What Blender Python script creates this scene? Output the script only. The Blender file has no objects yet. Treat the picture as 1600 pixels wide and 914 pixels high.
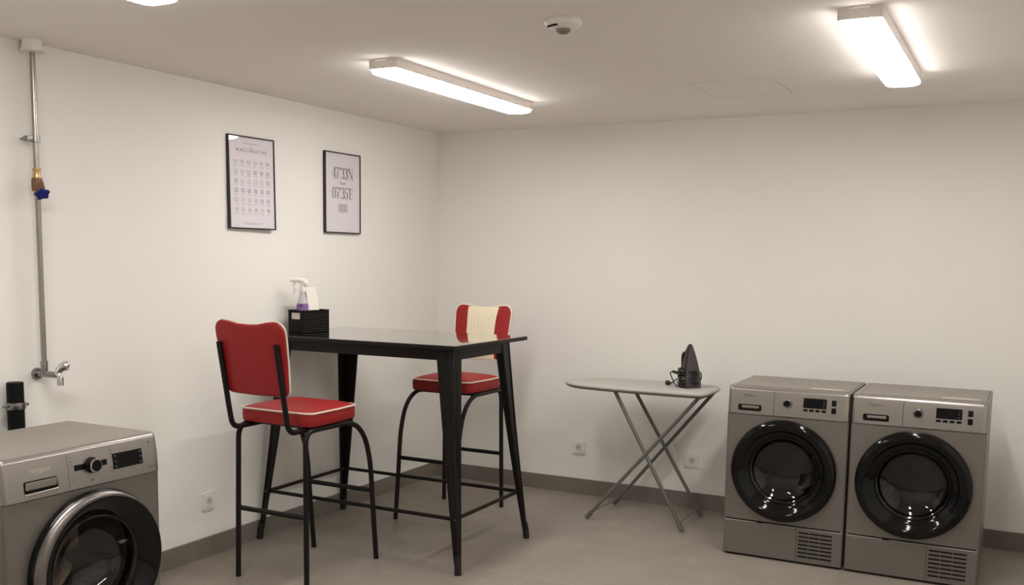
import bpy, bmesh, math, random
from mathutils import Vector, Matrix
PI = math.pi
random.seed(7)
S = bpy.context.scene
C = S.collection

# ------------------------------------------------------------------ camera
CAM = dict(loc=(3.4502, -5.6555, 1.4602), yaw=27.9636, pitch=-6.4322, roll=0.7253, f=1553.7358, ppx=775.4851, ppy=578.525)
def make_camera():
    y, p, r = [math.radians(CAM[k]) for k in ('yaw', 'pitch', 'roll')]
    fw = Vector((-math.sin(y)*math.cos(p), math.cos(y)*math.cos(p), math.sin(p)))
    rt = Vector((math.cos(y), math.sin(y), 0)); up = rt.cross(fw)
    r2 = math.cos(r)*rt + math.sin(r)*up; u2 = -math.sin(r)*rt + math.cos(r)*up
    m = Matrix((r2, u2, -fw)).transposed().to_4x4(); m.translation = Vector(CAM['loc'])
    cd = bpy.data.cameras.new('camera'); co = bpy.data.objects.new('camera', cd); C.objects.link(co)
    co.matrix_world = m
    cd.sensor_fit = 'HORIZONTAL'; cd.sensor_width = 36; cd.lens = CAM['f']/1600*36
    cd.shift_x = (800-CAM['ppx'])/1600; cd.shift_y = (CAM['ppy']-457)/1600
    cd.clip_start = 0.02; cd.clip_end = 60
    S.camera = co
make_camera()

# ------------------------------------------------------------------ world, exposure, lamp strength
w = bpy.data.worlds.new('world'); S.world = w; w.use_nodes = True
w.node_tree.nodes['Background'].inputs[0].default_value = (0.9, 0.85, 0.8, 1)
w.node_tree.nodes['Background'].inputs[1].default_value = 0.02
S.view_settings.view_transform = 'Standard'; S.view_settings.look = 'None'
S.view_settings.gamma = 1; S.view_settings.use_curve_mapping = False
S.view_settings.exposure = 1.36
LAMP_COLOR = (1.0, 0.966, 0.93, 1); LAMP_POWER = 14.2
try:
    S.cycles.use_denoising = True
    S.cycles.max_bounces = 12; S.cycles.diffuse_bounces = 6; S.cycles.glossy_bounces = 6; S.cycles.transmission_bounces = 8
    S.cycles.sample_clamp_indirect = 12
except Exception: pass

H = 2.2624; RX = 4.05; RY = -6.3

# ------------------------------------------------------------------ materials
def mat(name, col, rough=0.5, metal=0.0, coat=0.0, spec=0.5, emit=None, strength=0, trans=0.0, ior=1.45, var=0.0, vscale=8.0, bump=0.0, bscale=200.0, coatrough=0.05, aniso=0.0):
    m = bpy.data.materials.new(name); m.use_nodes = True
    nt = m.node_tree; b = nt.nodes['Principled BSDF']
    c = (*col[:3], 1)
    b.inputs['Base Color'].default_value = c
    b.inputs['Roughness'].default_value = rough; b.inputs['Metallic'].default_value = metal
    b.inputs['Specular IOR Level'].default_value = spec
    b.inputs['Coat Weight'].default_value = coat; b.inputs['Coat Roughness'].default_value = coatrough
    b.inputs['Transmission Weight'].default_value = trans; b.inputs['IOR'].default_value = ior
    b.inputs['Anisotropic'].default_value = aniso
    if emit: b.inputs['Emission Color'].default_value = (*emit[:3], 1); b.inputs['Emission Strength'].default_value = strength
    if var > 0 or bump > 0:
        tc = nt.nodes.new('ShaderNodeTexCoord')
    if var > 0:
        n = nt.nodes.new('ShaderNodeTexNoise'); n.inputs['Scale'].default_value = vscale; n.inputs['Detail'].default_value = 5
        nt.links.new(tc.outputs['Object'], n.inputs['Vector'])
        r = nt.nodes.new('ShaderNodeValToRGB'); r.color_ramp.elements[0].position = 0.3; r.color_ramp.elements[1].position = 0.7
        r.color_ramp.elements[0].color = (*[x*(1-var) for x in col[:3]], 1); r.color_ramp.elements[1].color = (*[min(1, x*(1+var)) for x in col[:3]], 1)
        nt.links.new(n.outputs['Fac'], r.inputs['Fac']); nt.links.new(r.outputs['Color'], b.inputs['Base Color'])
    if bump > 0:
        n = nt.nodes.new('ShaderNodeTexNoise'); n.inputs['Scale'].default_value = bscale; n.inputs['Detail'].default_value = 3
        nt.links.new(tc.outputs['Object'], n.inputs['Vector'])
        bp = nt.nodes.new('ShaderNodeBump'); bp.inputs['Strength'].default_value = bump; bp.inputs['Distance'].default_value = 0.001
        nt.links.new(n.outputs['Fac'], bp.inputs['Height']); nt.links.new(bp.outputs['Normal'], b.inputs['Normal'])
    return m

M = {}
M['wall'] = mat('wall_paint', (0.83, 0.815, 0.775), 0.9, spec=0.15, var=0.012, vscale=2.0, bump=0.25, bscale=350)
M['ceiling'] = mat('ceiling_paint', (0.87, 0.825, 0.785), 0.95, spec=0.1, bump=0.2, bscale=300)
M['silver'] = mat('silver_enamel', (0.20, 0.183, 0.163), 0.36, metal=0.5, spec=0.5, bump=0.06, bscale=900)
M['silver_panel'] = mat('silver_panel_plastic', (0.36, 0.338, 0.313), 0.30, metal=0.85, spec=0.5)
M['silver_lid'] = mat('silver_lid_laminate', (0.25, 0.226, 0.197), 0.42, metal=0.15, spec=0.4)
M['lid_groove'] = mat('lid_groove_shade_plastic', (0.11, 0.098, 0.085), 0.6)
M['dark_gap'] = mat('dark_gap', (0.008, 0.007, 0.0065), 0.8, spec=0.15)
M['black_gloss'] = mat('black_gloss_plastic', (0.004, 0.004, 0.004), 0.07, spec=0.32)
M['black_plastic'] = mat('black_plastic', (0.005, 0.005, 0.005), 0.42, spec=0.18)
M['display'] = mat('display_glass', (0.004, 0.004, 0.004), 0.2, spec=0.2)
M['icon_grey'] = mat('display_print_grey', (0.10, 0.10, 0.10), 0.5)
M['chrome'] = mat('chrome', (0.75, 0.75, 0.75), 0.08, metal=1.0)
M['soft_chrome'] = mat('satin_chrome', (0.30, 0.29, 0.28), 0.24, metal=1.0)
M['ring_metal'] = mat('satin_ring_metal', (0.24, 0.228, 0.215), 0.33, metal=1.0)
M['drum'] = None
M['black_metal'] = mat('black_powder_coated_metal', (0.0075, 0.0065, 0.0055), 0.45, spec=0.3)
M['table_black'] = mat('black_table_metal', (0.0075, 0.0062, 0.0052), 0.42, spec=0.3)
M['red'] = mat('red_vinyl', (0.30, 0.016, 0.017), 0.45, spec=0.35, bump=0.15, bscale=600)
M['cream'] = mat('cream_vinyl', (0.78, 0.70, 0.52), 0.45, spec=0.4)
M['piping'] = mat('cream_piping', (0.80, 0.70, 0.58), 0.45)
M['galv'] = mat('galvanised_pipe', (0.36, 0.345, 0.31), 0.26, metal=0.9)
M['brass'] = mat('brass', (0.55, 0.38, 0.18), 0.32, metal=1.0)
M['bronze'] = mat('bronze_casting', (0.20, 0.12, 0.07), 0.55, metal=0.5)
M['blue'] = mat('blue_plastic', (0.004, 0.014, 0.17), 0.35)
M['white_plastic'] = mat('white_plastic', (0.80, 0.765, 0.725), 0.4)
M['socket_recess'] = mat('socket_recess_plastic', (0.62, 0.56, 0.50), 0.5)
M['green_tube'] = mat('grey_green_tube', (0.15, 0.153, 0.131), 0.38, metal=0.3)
M['cover'] = mat('light_grey_board_cover', (0.46, 0.445, 0.41), 0.75, var=0.03, vscale=10, bump=0.3, bscale=500)
M['board_under'] = mat('board_underside_metal', (0.13, 0.13, 0.12), 0.6)
M['sole'] = mat('soleplate_metal', (0.10, 0.094, 0.092), 0.34, metal=0.45)
M['iron_black'] = mat('iron_black_plastic', (0.012, 0.010, 0.010), 0.3)
M['iron_maroon'] = mat('iron_maroon_plastic', (0.025, 0.009, 0.010), 0.3, spec=0.35)
M['iron_lilac'] = mat('iron_lilac_tank', (0.42, 0.36, 0.42), 0.25)
M['frame_black'] = mat('black_frame', (0.022, 0.02, 0.017), 0.45)
M['paper'] = mat('poster_paper', (0.83, 0.785, 0.80), 0.6)
M['ink'] = mat('grey_ink', (0.22, 0.20, 0.20), 0.7)
M['ink_dark'] = mat('dark_ink', (0.10, 0.09, 0.09), 0.7)
M['ink_light'] = mat('light_ink', (0.48, 0.44, 0.44), 0.7)
M['ink_pink'] = mat('pink_ink', (0.58, 0.50, 0.50), 0.7)
M['wicker'] = None
M['rubber'] = mat('black_rubber', (0.008, 0.008, 0.008), 0.7)
M['pipe_black'] = mat('black_drain_pipe', (0.004, 0.0042, 0.004), 0.6, spec=0.2)
M['clear_plastic'] = mat('frosted_clear_plastic', (0.78, 0.79, 0.82), 0.35, trans=0.55, ior=1.3)
M['purple'] = mat('purple_label', (0.25, 0.13, 0.32), 0.5)
M['violet'] = mat('violet_label', (0.09, 0.05, 0.20), 0.5)
M['carton'] = mat('cream_carton', (0.84, 0.80, 0.73), 0.6)
M['carton_side_shade'] = mat('carton_painted_shade_grey', (0.42, 0.38, 0.34), 0.6)
M['label_white'] = mat('white_label', (0.72, 0.68, 0.64), 0.6)
M['sticker'] = mat('pale_sticker', (0.80, 0.70, 0.64), 0.5)
M['lens'] = mat('lamp_diffuser', (0.9, 0.9, 0.9), 0.5, emit=LAMP_COLOR, strength=LAMP_POWER)
M['lens_rim'] = mat('lamp_diffuser_rim', (0.9, 0.9, 0.9), 0.5, emit=LAMP_COLOR, strength=LAMP_POWER*0.75)
M['housing'] = mat('lamp_housing', (0.78, 0.72, 0.68), 0.5)
M['logo_light'] = mat('logo_silver_print', (0.55, 0.52, 0.47), 0.35, metal=0.5)
M['logo_dark'] = mat('logo_dark_print', (0.07, 0.065, 0.06), 0.4)
M['sensor_grey'] = mat('sensor_lens_grey', (0.22, 0.20, 0.17), 0.4)

def glass_mat(name, tint, rough=0.0, alpha_mix=0.9):
    """thin pane: straight-through tinted transparency under a Fresnel gloss"""
    m = bpy.data.materials.new(name); m.use_nodes = True; nt = m.node_tree; nt.nodes.clear()
    o = nt.nodes.new('ShaderNodeOutputMaterial'); t = nt.nodes.new('ShaderNodeBsdfTransparent'); g = nt.nodes.new('ShaderNodeBsdfGlossy')
    t.inputs[0].default_value = (*tint, 1); g.inputs['Roughness'].default_value = rough; g.inputs[0].default_value = (1, 1, 1, 1)
    # Schlick reflectance from the facing ratio: the same from either side of the pane
    f = nt.nodes.new('ShaderNodeLayerWeight'); f.inputs[0].default_value = 0.5
    p5 = nt.nodes.new('ShaderNodeMath'); p5.operation = 'POWER'; p5.inputs[1].default_value = 5.0; nt.links.new(f.outputs['Facing'], p5.inputs[0])
    ma = nt.nodes.new('ShaderNodeMath'); ma.operation = 'MULTIPLY_ADD'; ma.inputs[1].default_value = 0.955; ma.inputs[2].default_value = 0.045; nt.links.new(p5.outputs[0], ma.inputs[0])
    mx = nt.nodes.new('ShaderNodeMixShader')
    nt.links.new(ma.outputs[0], mx.inputs[0]); nt.links.new(t.outputs[0], mx.inputs[1]); nt.links.new(g.outputs[0], mx.inputs[2]); nt.links.new(mx.outputs[0], o.inputs[0])
    return m
M['door_glass'] = glass_mat('smoked_door_glass', (0.24, 0.225, 0.215), 0.02)
M['washer_glass'] = glass_mat('clear_door_glass', (0.52, 0.49, 0.46), 0.02)
M['poster_glass'] = glass_mat('poster_glass', (0.97, 0.97, 0.98), 0.015)

def drum_mat():
    m = mat('steel_drum', (0.42, 0.38, 0.35), 0.35, metal=0.8)
    nt = m.node_tree; b = nt.nodes['Principled BSDF']
    tc = nt.nodes.new('ShaderNodeTexCoord'); mp = nt.nodes.new('ShaderNodeMapping'); mp.inputs['Scale'].default_value = (70, 70, 70)
    v = nt.nodes.new('ShaderNodeTexVoronoi'); v.inputs['Randomness'].default_value = 0.15; v.inputs['Scale'].default_value = 1
    r = nt.nodes.new('ShaderNodeValToRGB'); r.color_ramp.elements[0].position = 0.22; r.color_ramp.elements[1].position = 0.28
    r.color_ramp.elements[0].color = (0.16, 0.14, 0.13, 1); r.color_ramp.elements[1].color = (0.42, 0.38, 0.35, 1)
    nt.links.new(tc.outputs['Object'], mp.inputs[0]); nt.links.new(mp.outputs[0], v.inputs['Vector'])
    nt.links.new(v.outputs['Distance'], r.inputs[0]); nt.links.new(r.outputs[0], b.inputs['Base Color'])
    return m
M['drum'] = drum_mat()

def wicker_mat():
    m = mat('black_woven_plastic', (0.012, 0.010, 0.009), 0.55, spec=0.2)
    nt = m.node_tree; b = nt.nodes['Principled BSDF']
    tc = nt.nodes.new('ShaderNodeTexCoord')
    wv = nt.nodes.new('ShaderNodeTexWave'); wv.bands_direction = 'Z'; wv.inputs['Scale'].default_value = 28; wv.inputs['Distortion'].default_value = 1.0
    r = nt.nodes.new('ShaderNodeValToRGB'); r.color_ramp.elements[0].color = (0.004, 0.0035, 0.003, 1); r.color_ramp.elements[1].color = (0.015, 0.012, 0.010, 1)
    bp = nt.nodes.new('ShaderNodeBump'); bp.inputs['Strength'].default_value = 0.8; bp.inputs['Distance'].default_value = 0.003
    nt.links.new(tc.outputs['Object'], wv.inputs['Vector']); nt.links.new(wv.outputs['Fac'], r.inputs[0]); nt.links.new(r.outputs[0], b.inputs['Base Color'])
    nt.links.new(wv.outputs['Fac'], bp.inputs['Height']); nt.links.new(bp.outputs['Normal'], b.inputs['Normal'])
    return m
M['wicker'] = wicker_mat()

def tile_mat(name, base, grout, px, py, ox, oy, joint, axes=('X', 'Y')):
    """large stone-look tiles: joints every px / py metres in world coordinates"""
    m = mat(name, base, 0.45, spec=0.35); nt = m.node_tree; b = nt.nodes['Principled BSDF']
    geo = nt.nodes.new('ShaderNodeNewGeometry'); sp = nt.nodes.new('ShaderNodeSeparateXYZ'); nt.links.new(geo.outputs['Position'], sp.inputs[0])
    def M1(op, a, bv):
        n = nt.nodes.new('ShaderNodeMath'); n.operation = op
        for i, v in enumerate((a, bv)):
            if v is None: continue
            if isinstance(v, (int, float)): n.inputs[i].default_value = v
            else: nt.links.new(v, n.inputs[i])
        return n.outputs[0]
    masks = []; cells = []
    for ax, p, o in ((axes[0], px, ox), (axes[1], py, oy)):
        if not p: continue
        s = M1('DIVIDE', M1('SUBTRACT', sp.outputs[ax], o), p)
        cells.append(M1('FLOOR', M1('ADD', s, 0.0), None))
        d = M1('MULTIPLY', M1('ABSOLUTE', M1('SUBTRACT', s, M1('ROUND', s, None)), None), p)
        masks.append(M1('LESS_THAN', d, joint/2))
    mask = masks[0] if len(masks) == 1 else M1('MAXIMUM', masks[0], masks[1])
    n1 = nt.nodes.new('ShaderNodeTexNoise'); n1.inputs['Scale'].default_value = 3.0; n1.inputs['Detail'].default_value = 8; n1.inputs['Roughness'].default_value = 0.65
    nt.links.new(geo.outputs['Position'], n1.inputs['Vector'])
    cr = nt.nodes.new('ShaderNodeValToRGB'); cr.color_ramp.elements[0].position = 0.3; cr.color_ramp.elements[1].position = 0.72
    cr.color_ramp.elements[0].color = (*[x*0.88 for x in base], 1); cr.color_ramp.elements[1].color = (*[x*1.12 for x in base], 1)
    nt.links.new(n1.outputs['Fac'], cr.inputs[0])
    # one slightly different tone per tile
    wn = nt.nodes.new('ShaderNodeTexWhiteNoise'); wn.noise_dimensions = '2D'; cb = nt.nodes.new('ShaderNodeCombineXYZ')
    nt.links.new(cells[0], cb.inputs[0])
    if len(cells) > 1: nt.links.new(cells[1], cb.inputs[1])
    nt.links.new(cb.outputs[0], wn.inputs['Vector'])
    tone = M1('ADD', M1('MULTIPLY', wn.outputs['Value'], 0.08), 0.96)
    vm = nt.nodes.new('ShaderNodeVectorMath'); vm.operation = 'SCALE'; nt.links.new(cr.outputs[0], vm.inputs[0]); nt.links.new(tone, vm.inputs['Scale'])
    mx = nt.nodes.new('ShaderNodeMix'); mx.data_type = 'RGBA'
    nt.links.new(mask, mx.inputs[0]); nt.links.new(vm.outputs[0], mx.inputs[6]); mx.inputs[7].default_value = (*grout, 1)
    nt.links.new(mx.outputs[2], b.inputs['Base Color'])
    nb = nt.nodes.new('ShaderNodeTexNoise'); nb.inputs['Scale'].default_value = 90; nt.links.new(geo.outputs['Position'], nb.inputs['Vector'])
    bp = nt.nodes.new('ShaderNodeBump'); bp.inputs['Strength'].default_value = 0.15; bp.inputs['Distance'].default_value = 0.001
    nt.links.new(nb.outputs['Fac'], bp.inputs['Height']); nt.links.new(bp.outputs['Normal'], b.inputs['Normal'])
    return m
FLOORC = (0.275, 0.243, 0.208)
M['floor'] = tile_mat('stone_look_floor_tile', FLOORC, (0.355, 0.315, 0.272), 0.5925, 0.5925, 1.498, -1.053, 0.0035)
M['base_x'] = tile_mat('stone_skirting_back', (0.20, 0.175, 0.148), (0.16, 0.14, 0.118), 0.5925, 0, 1.498, 0, 0.002)
M['base_y'] = tile_mat('stone_skirting_side', (0.20, 0.175, 0.148), (0.16, 0.14, 0.118), 0.5925, 0, -1.053, 0, 0.002, axes=('Y', 'X'))

# ------------------------------------------------------------------ mesh helpers
def obj(name, bm, m, parent=None, smooth=True, angle=40, loc=None, kind=None):
    me = bpy.data.meshes.new(name)
    bmesh.ops.recalc_face_normals(bm, faces=bm.faces)
    bm.to_mesh(me); bm.free()
    ms = m if isinstance(m, (list, tuple)) else [m]
    for x in ms: me.materials.append(x)
    if smooth:
        for p in me.polygons: p.use_smooth = True
        try: me.set_sharp_from_angle(angle=math.radians(angle))
        except Exception: pass
    o = bpy.data.objects.new(name, me); C.objects.link(o)
    if smooth:
        wn = o.modifiers.new('weighted_normals', 'WEIGHTED_NORMAL'); wn.keep_sharp = True; wn.weight = 80
    if parent: o.parent = parent
    if loc: o.location = loc
    if kind: o['kind'] = kind
    return o

def thing(name, label, cat, loc=(0, 0, 0), rz=0, group=None):
    o = bpy.data.objects.new(name, None); C.objects.link(o); o.empty_display_size = 0.1
    o.location = loc; o.rotation_euler = (0, 0, rz); o['label'] = label; o['category'] = cat
    if group: o['group'] = group
    return o
def tag(o, label, cat, group=None):
    o['label'] = label; o['category'] = cat
    if group: o['group'] = group
    return o
def kids(o): return [c for c in bpy.data.objects if c.parent == o]
def dup(root, loc, rz, label, group=None):
    def rec(o, par):
        c = o.copy(); C.objects.link(c); c.parent = par
        for k in kids(o): rec(k, c)
        return c
    src = kids(root)
    r = root.copy(); C.objects.link(r); r.location = loc; r.rotation_euler = (0, 0, rz); r['label'] = label
    if group: r['group'] = group
    for k in src: rec(k, r)
    return r

def B(): return bmesh.new()
def box(bm, x0, x1, y0, y1, z0, z1, bev=0, seg=2, mi=0, mtx=None):
    t = bmesh.new(); bmesh.ops.create_cube(t, size=1)
    bmesh.ops.scale(t, vec=(x1-x0, y1-y0, z1-z0), verts=t.verts)
    bmesh.ops.translate(t, vec=((x0+x1)/2, (y0+y1)/2, (z0+z1)/2), verts=t.verts)
    if bev > 0: bmesh.ops.bevel(t, geom=t.edges[:], offset=bev, segments=seg, affect='EDGES', profile=0.5, clamp_overlap=True)
    merge(bm, t, mi, mtx)
def merge(bm, t, mi=0, mtx=None):
    if mtx is not None: bmesh.ops.transform(t, matrix=mtx, verts=t.verts)
    mp = {}
    for v in t.verts: mp[v] = bm.verts.new(v.co)
    for f in t.faces:
        try:
            nf = bm.faces.new([mp[v] for v in f.verts]); nf.material_index = mi if mi else f.material_index
        except ValueError: pass
    t.free()
def frames_along(pts):
    pts = [Vector(p) for p in pts]; out = []; n = len(pts)
    prev = None
    for i, p in enumerate(pts):
        a = pts[max(i-1, 0)]; b = pts[min(i+1, n-1)]
        d = (b-a).normalized()
        if prev is None:
            up = Vector((0, 0, 1)) if abs(d.z) < 0.9 else Vector((1, 0, 0))
            u = d.cross(up).normalized()
        else:
            u = (prev - d*prev.dot(d)).normalized()
        v = d.cross(u).normalized(); prev = u
        out.append((p, u, v, d))
    return out
def tube(bm, pts, r, seg=12, cap=True, mi=0, closed=False):
    fr = frames_along(pts); rings = []
    rr = r if isinstance(r, (list, tuple)) else [r]*len(fr)
    for (p, u, v, d), q in zip(fr, rr):
        rings.append([bm.verts.new(p + u*math.cos(2*PI*k/seg)*q + v*math.sin(2*PI*k/seg)*q) for k in range(seg)])
    for a, b in zip(rings[:-1], rings[1:]):
        for k in range(seg):
            f = bm.faces.new((a[k], a[(k+1) % seg], b[(k+1) % seg], b[k])); f.material_index = mi
    if closed:
        a, b = rings[-1], rings[0]
        # best-match seam
        off = min(range(seg), key=lambda s: sum((a[k].co-b[(k+s) % seg].co).length for k in range(seg)))
        for k in range(seg):
            f = bm.faces.new((a[k], a[(k+1) % seg], b[(k+1+off) % seg], b[(k+off) % seg])); f.material_index = mi
    elif cap:
        bm.faces.new(rings[0][::-1]).material_index = mi; bm.faces.new(rings[-1]).material_index = mi
def spline(pts, n=8, closed=False):
    P = [Vector(p) for p in pts]; out = []; N = len(P)
    rng = range(N) if closed else range(N-1)
    for i in rng:
        if closed: p0, p1, p2, p3 = P[(i-1) % N], P[i], P[(i+1) % N], P[(i+2) % N]
        else: p0, p1, p2, p3 = P[max(i-1, 0)], P[i], P[i+1], P[min(i+2, N-1)]
        for k in range(n):
            t = k/n
            out.append(0.5*((2*p1)+(-p0+p2)*t+(2*p0-5*p1+4*p2-p3)*t*t+(-p0+3*p1-3*p2+p3)*t**3))
    if not closed: out.append(P[-1])
    return out
def fillet(pts, r, n=6):
    P = [Vector(p) for p in pts]; out = [P[0]]
    for i in range(1, len(P)-1):
        a, b, c = P[i-1], P[i], P[i+1]
        rr = r[i-1] if isinstance(r, (list, tuple)) else r
        d1 = (a-b); d2 = (c-b); q = min(rr, d1.length*0.48, d2.length*0.48)
        s = b+d1.normalized()*q; e = b+d2.normalized()*q
        for k in range(n+1):
            t = k/n; out.append((1-t)**2*s+2*t*(1-t)*b+t*t*e)
    out.append(P[-1]); return out
def lathe(bm, prof, axis='Z', center=(0, 0, 0), seg=48, mi=0, closed=False):
    """prof: list of (radius, height along axis)"""
    c = Vector(center); rings = []
    for r, h in prof:
        ring = []
        for k in range(seg):
            a = 2*PI*k/seg; x, y = r*math.cos(a), r*math.sin(a)
            if axis == 'Z': p = Vector((x, y, h))
            elif axis == 'Y': p = Vector((x, h, y))
            else: p = Vector((h, x, y))
            ring.append(bm.verts.new(c+p))
        rings.append(ring)
    pr = list(zip(rings[:-1], rings[1:]))
    if closed: pr.append((rings[-1], rings[0]))
    for a, b in pr:
        for k in range(seg):
            f = bm.faces.new((a[k], a[(k+1) % seg], b[(k+1) % seg], b[k])); f.material_index = mi
    if not closed:
        if prof[0][0] > 1e-6 and prof[0][0] < 1e3 and capok(prof, 0): bm.faces.new(rings[0][::-1]).material_index = mi
        if prof[-1][0] > 1e-6 and capok(prof, -1): bm.faces.new(rings[-1]).material_index = mi
    bmesh.ops.remove_doubles(bm, verts=[v for rg in rings for v in rg if v.is_valid], dist=1e-6)
def ecc_lathe(bm, prof, center, seg=96):
    """closed ring about y; prof: (radius, y, sideways shift of that circle)"""
    c = Vector(center); rings = []
    for r, h, sh in prof: rings.append([bm.verts.new(c+Vector((sh+r*math.cos(2*PI*k/seg), h, r*math.sin(2*PI*k/seg)))) for k in range(seg)])
    for a, b_ in list(zip(rings[:-1], rings[1:]))+[(rings[-1], rings[0])]:
        for k in range(seg): bm.faces.new((a[k], a[(k+1) % seg], b_[(k+1) % seg], b_[k]))
def capok(prof, i): return prof[i][0] < 0.9e3 and not getattr(prof, 'open', False)
class Open(list):
    open = True
def prism(bm, poly, y0, y1, mi=0, plane='XZ'):
    """extrude an outline; plane XZ -> extruded along y, XY -> along z"""
    def P(u, v, d):
        if plane == 'XZ': return (u, d, v)
        if plane == 'XY': return (u, v, d)
        return (d, u, v)
    a = [bm.verts.new(P(u, v, y0)) for u, v in poly]; b = [bm.verts.new(P(u, v, y1)) for u, v in poly]
    n = len(poly)
    fs = [bm.faces.new(a[::-1]), bm.faces.new(b)]
    for k in range(n): fs.append(bm.faces.new((a[k], a[(k+1) % n], b[(k+1) % n], b[k])))
    for f in fs: f.material_index = mi
def rrect(x0, x1, z0, z1, r, n=5):
    out = []
    for cx, cz, a0 in ((x1-r, z1-r, 0), (x0+r, z1-r, 90), (x0+r, z0+r, 180), (x1-r, z0+r, 270)):
        for k in range(n+1):
            a = math.radians(a0+90*k/n); out.append((cx+r*math.cos(a), cz+r*math.sin(a)))
    return out
def stroke(bm, pts, wd, y0=-0.0004, y1=0.0, mi=0):
    """flat printed stroke in the XZ plane facing -y; wd may be a list per segment"""
    for i in range(len(pts)-1):
        a = Vector(pts[i]); b = Vector(pts[i+1]); d = b-a
        if d.length < 1e-9: continue
        q = wd[i] if isinstance(wd, (list, tuple)) else wd
        n = Vector((-d.y, d.x)).normalized()*q/2; e = d.normalized()*q*0.25
        prism(bm, [tuple(a-n-e), tuple(b-n+e), tuple(b+n+e), tuple(a+n-e)], y0, y1, mi)
def text_into(bm, s, size, cx, cz, y, sx=1.0, space=1.0, depth=0.0004, mi=0, shear=0.0):
    cu = bpy.data.curves.new('text', 'FONT'); cu.body = s; cu.size = size; cu.align_x = 'CENTER'; cu.align_y = 'CENTER'; cu.space_character = space
    cu.extrude = depth/2; cu.shear = shear; cu.resolution_u = 3
    o = bpy.data.objects.new('text', cu); C.objects.link(o)
    bpy.context.view_layer.update()
    me = bpy.data.meshes.new_from_object(o.evaluated_get(bpy.context.evaluated_depsgraph_get()))
    t = bmesh.new(); t.from_mesh(me); bpy.data.objects.remove(o); bpy.data.meshes.remove(me); bpy.data.curves.remove(cu)
    for v in t.verts:
        x, yy, z = v.co; v.co = (cx+x*sx, y-z, cz+yy)
    for f in t.faces: f.material_index = mi
    merge(bm, t, mi)

# ------------------------------------------------------------------ room shell
def struct(name, bm, m):
    o = obj(name, bm, m, smooth=False); o['kind'] = 'structure'; return o
T = 0.12
b = B(); box(b, -T, RX+T, RY-T, T, -T, 0); struct('floor', b, M['floor'])
b = B(); box(b, -T, RX+T, RY-T, T, H, H+T); struct('ceiling', b, M['ceiling'])
b = B(); box(b, -T, 0, RY-T, T, 0, H); struct('wall_left', b, M['wall'])
b = B(); box(b, 0, RX, 0, T, 0, H); struct('wall_back', b, M['wall'])
b = B(); box(b, RX, RX+T, RY-T, T, 0, H); struct('wall_right', b, M['wall'])
b = B(); box(b, 0, RX, RY-T, RY, 0, H); struct('wall_front', b, M['wall'])
BH = 0.095; BT = 0.011
def skirting(name, x0, x1, y0, y1, m):
    b = B(); box(b, x0, x1, y0, y1, 0, BH, bev=0.0012, seg=1); struct(name, b, m)
skirting('baseboard_back', 0, RX, -BT, 0, M['base_x'])
skirting('baseboard_left', 0, BT, RY, -BT, M['base_y'])
skirting('baseboard_right', RX-BT, RX, RY, -BT, M['base_y'])
skirting('baseboard_front', BT, RX-BT, RY, RY+BT, M['base_x'])
# ceiling access hatch: a flush plaster panel inside a hairline gap
b = B()
hx0, hx1, hy0, hy1 = 2.03, 2.405, -1.15, -0.70
for k, (a0, a1, c0, c1, g) in enumerate(((hx0, hx1, hy0, hy0+.0015, 0), (hx0, hx1, hy1-.0015, hy1, 0), (hx0, hx0+.002, hy0, hy1, 0), (hx1-.003, hx1, hy0, hy1, 0))):
    box(b, a0, a1, c0, c1, H-0.0006, H)
o = obj('trim_1', b, mat('hatch_seam', (0.55, 0.50, 0.45), 0.9), smooth=False); o['kind'] = 'structure'

# ------------------------------------------------------------------ ceiling lamps
def lamp(loc, label):
    t = thing('ceiling_lamp', label, 'ceiling lamp', loc, 0, 'linear ceiling lamps')
    L, W = 1.27, 0.138
    b = B(); prism(b, rrect(-W/2, W/2, -L/2, L/2, 0.010, 3), -0.039, 0, plane='XY')
    # small mounting lugs at the ends
    for s in (-1, 1): box(b, -0.03, 0.03, s*(L/2)-0.012, s*(L/2)+0.012, -0.008, 0, bev=0.002)
    obj('housing', b, M['housing'], t)
    b = B(); n = 6
    prof = [(-0.003, -0.0385), (0.000, -0.0405), (0.000, -0.0455), (-0.003, -0.0520), (-0.012, -0.056)]
    rings = []
    for off, z in prof:
        rings.append([b.verts.new((u, v, z)) for u, v in rrect(-W/2-off, W/2+off, -L/2-off, L/2+off, 0.035, n)])
    for a, c in zip(rings[:-1], rings[1:]):
        k_ = len(a)
        for k in range(k_): b.faces.new((a[k], a[(k+1) % k_], c[(k+1) % k_], c[k]))
    for f in b.faces: f.material_index = 1          # the rim of the diffuser is dimmer than its face
    b.faces.new(rings[0]).material_index = 1; b.faces.new(rings[-1][::-1]).material_index = 0
    obj('diffuser', b, [M['lens'], M['lens_rim']], t)
    return t
l1 = lamp((1.07, -1.565, H), 'lit white linear ceiling lamp above the black bar table')
dup(l1, (2.93, -1.635, H), 0, 'lit white linear ceiling lamp at the right, towards the two dryers')
dup(l1, (1.10, -4.02, H), 0, 'lit white linear ceiling lamp at the top left, cut by the picture edge')
dup(l1, (2.93, -4.05, H), 0, 'lit white linear ceiling lamp in the rear right of the room, outside the picture')

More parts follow.
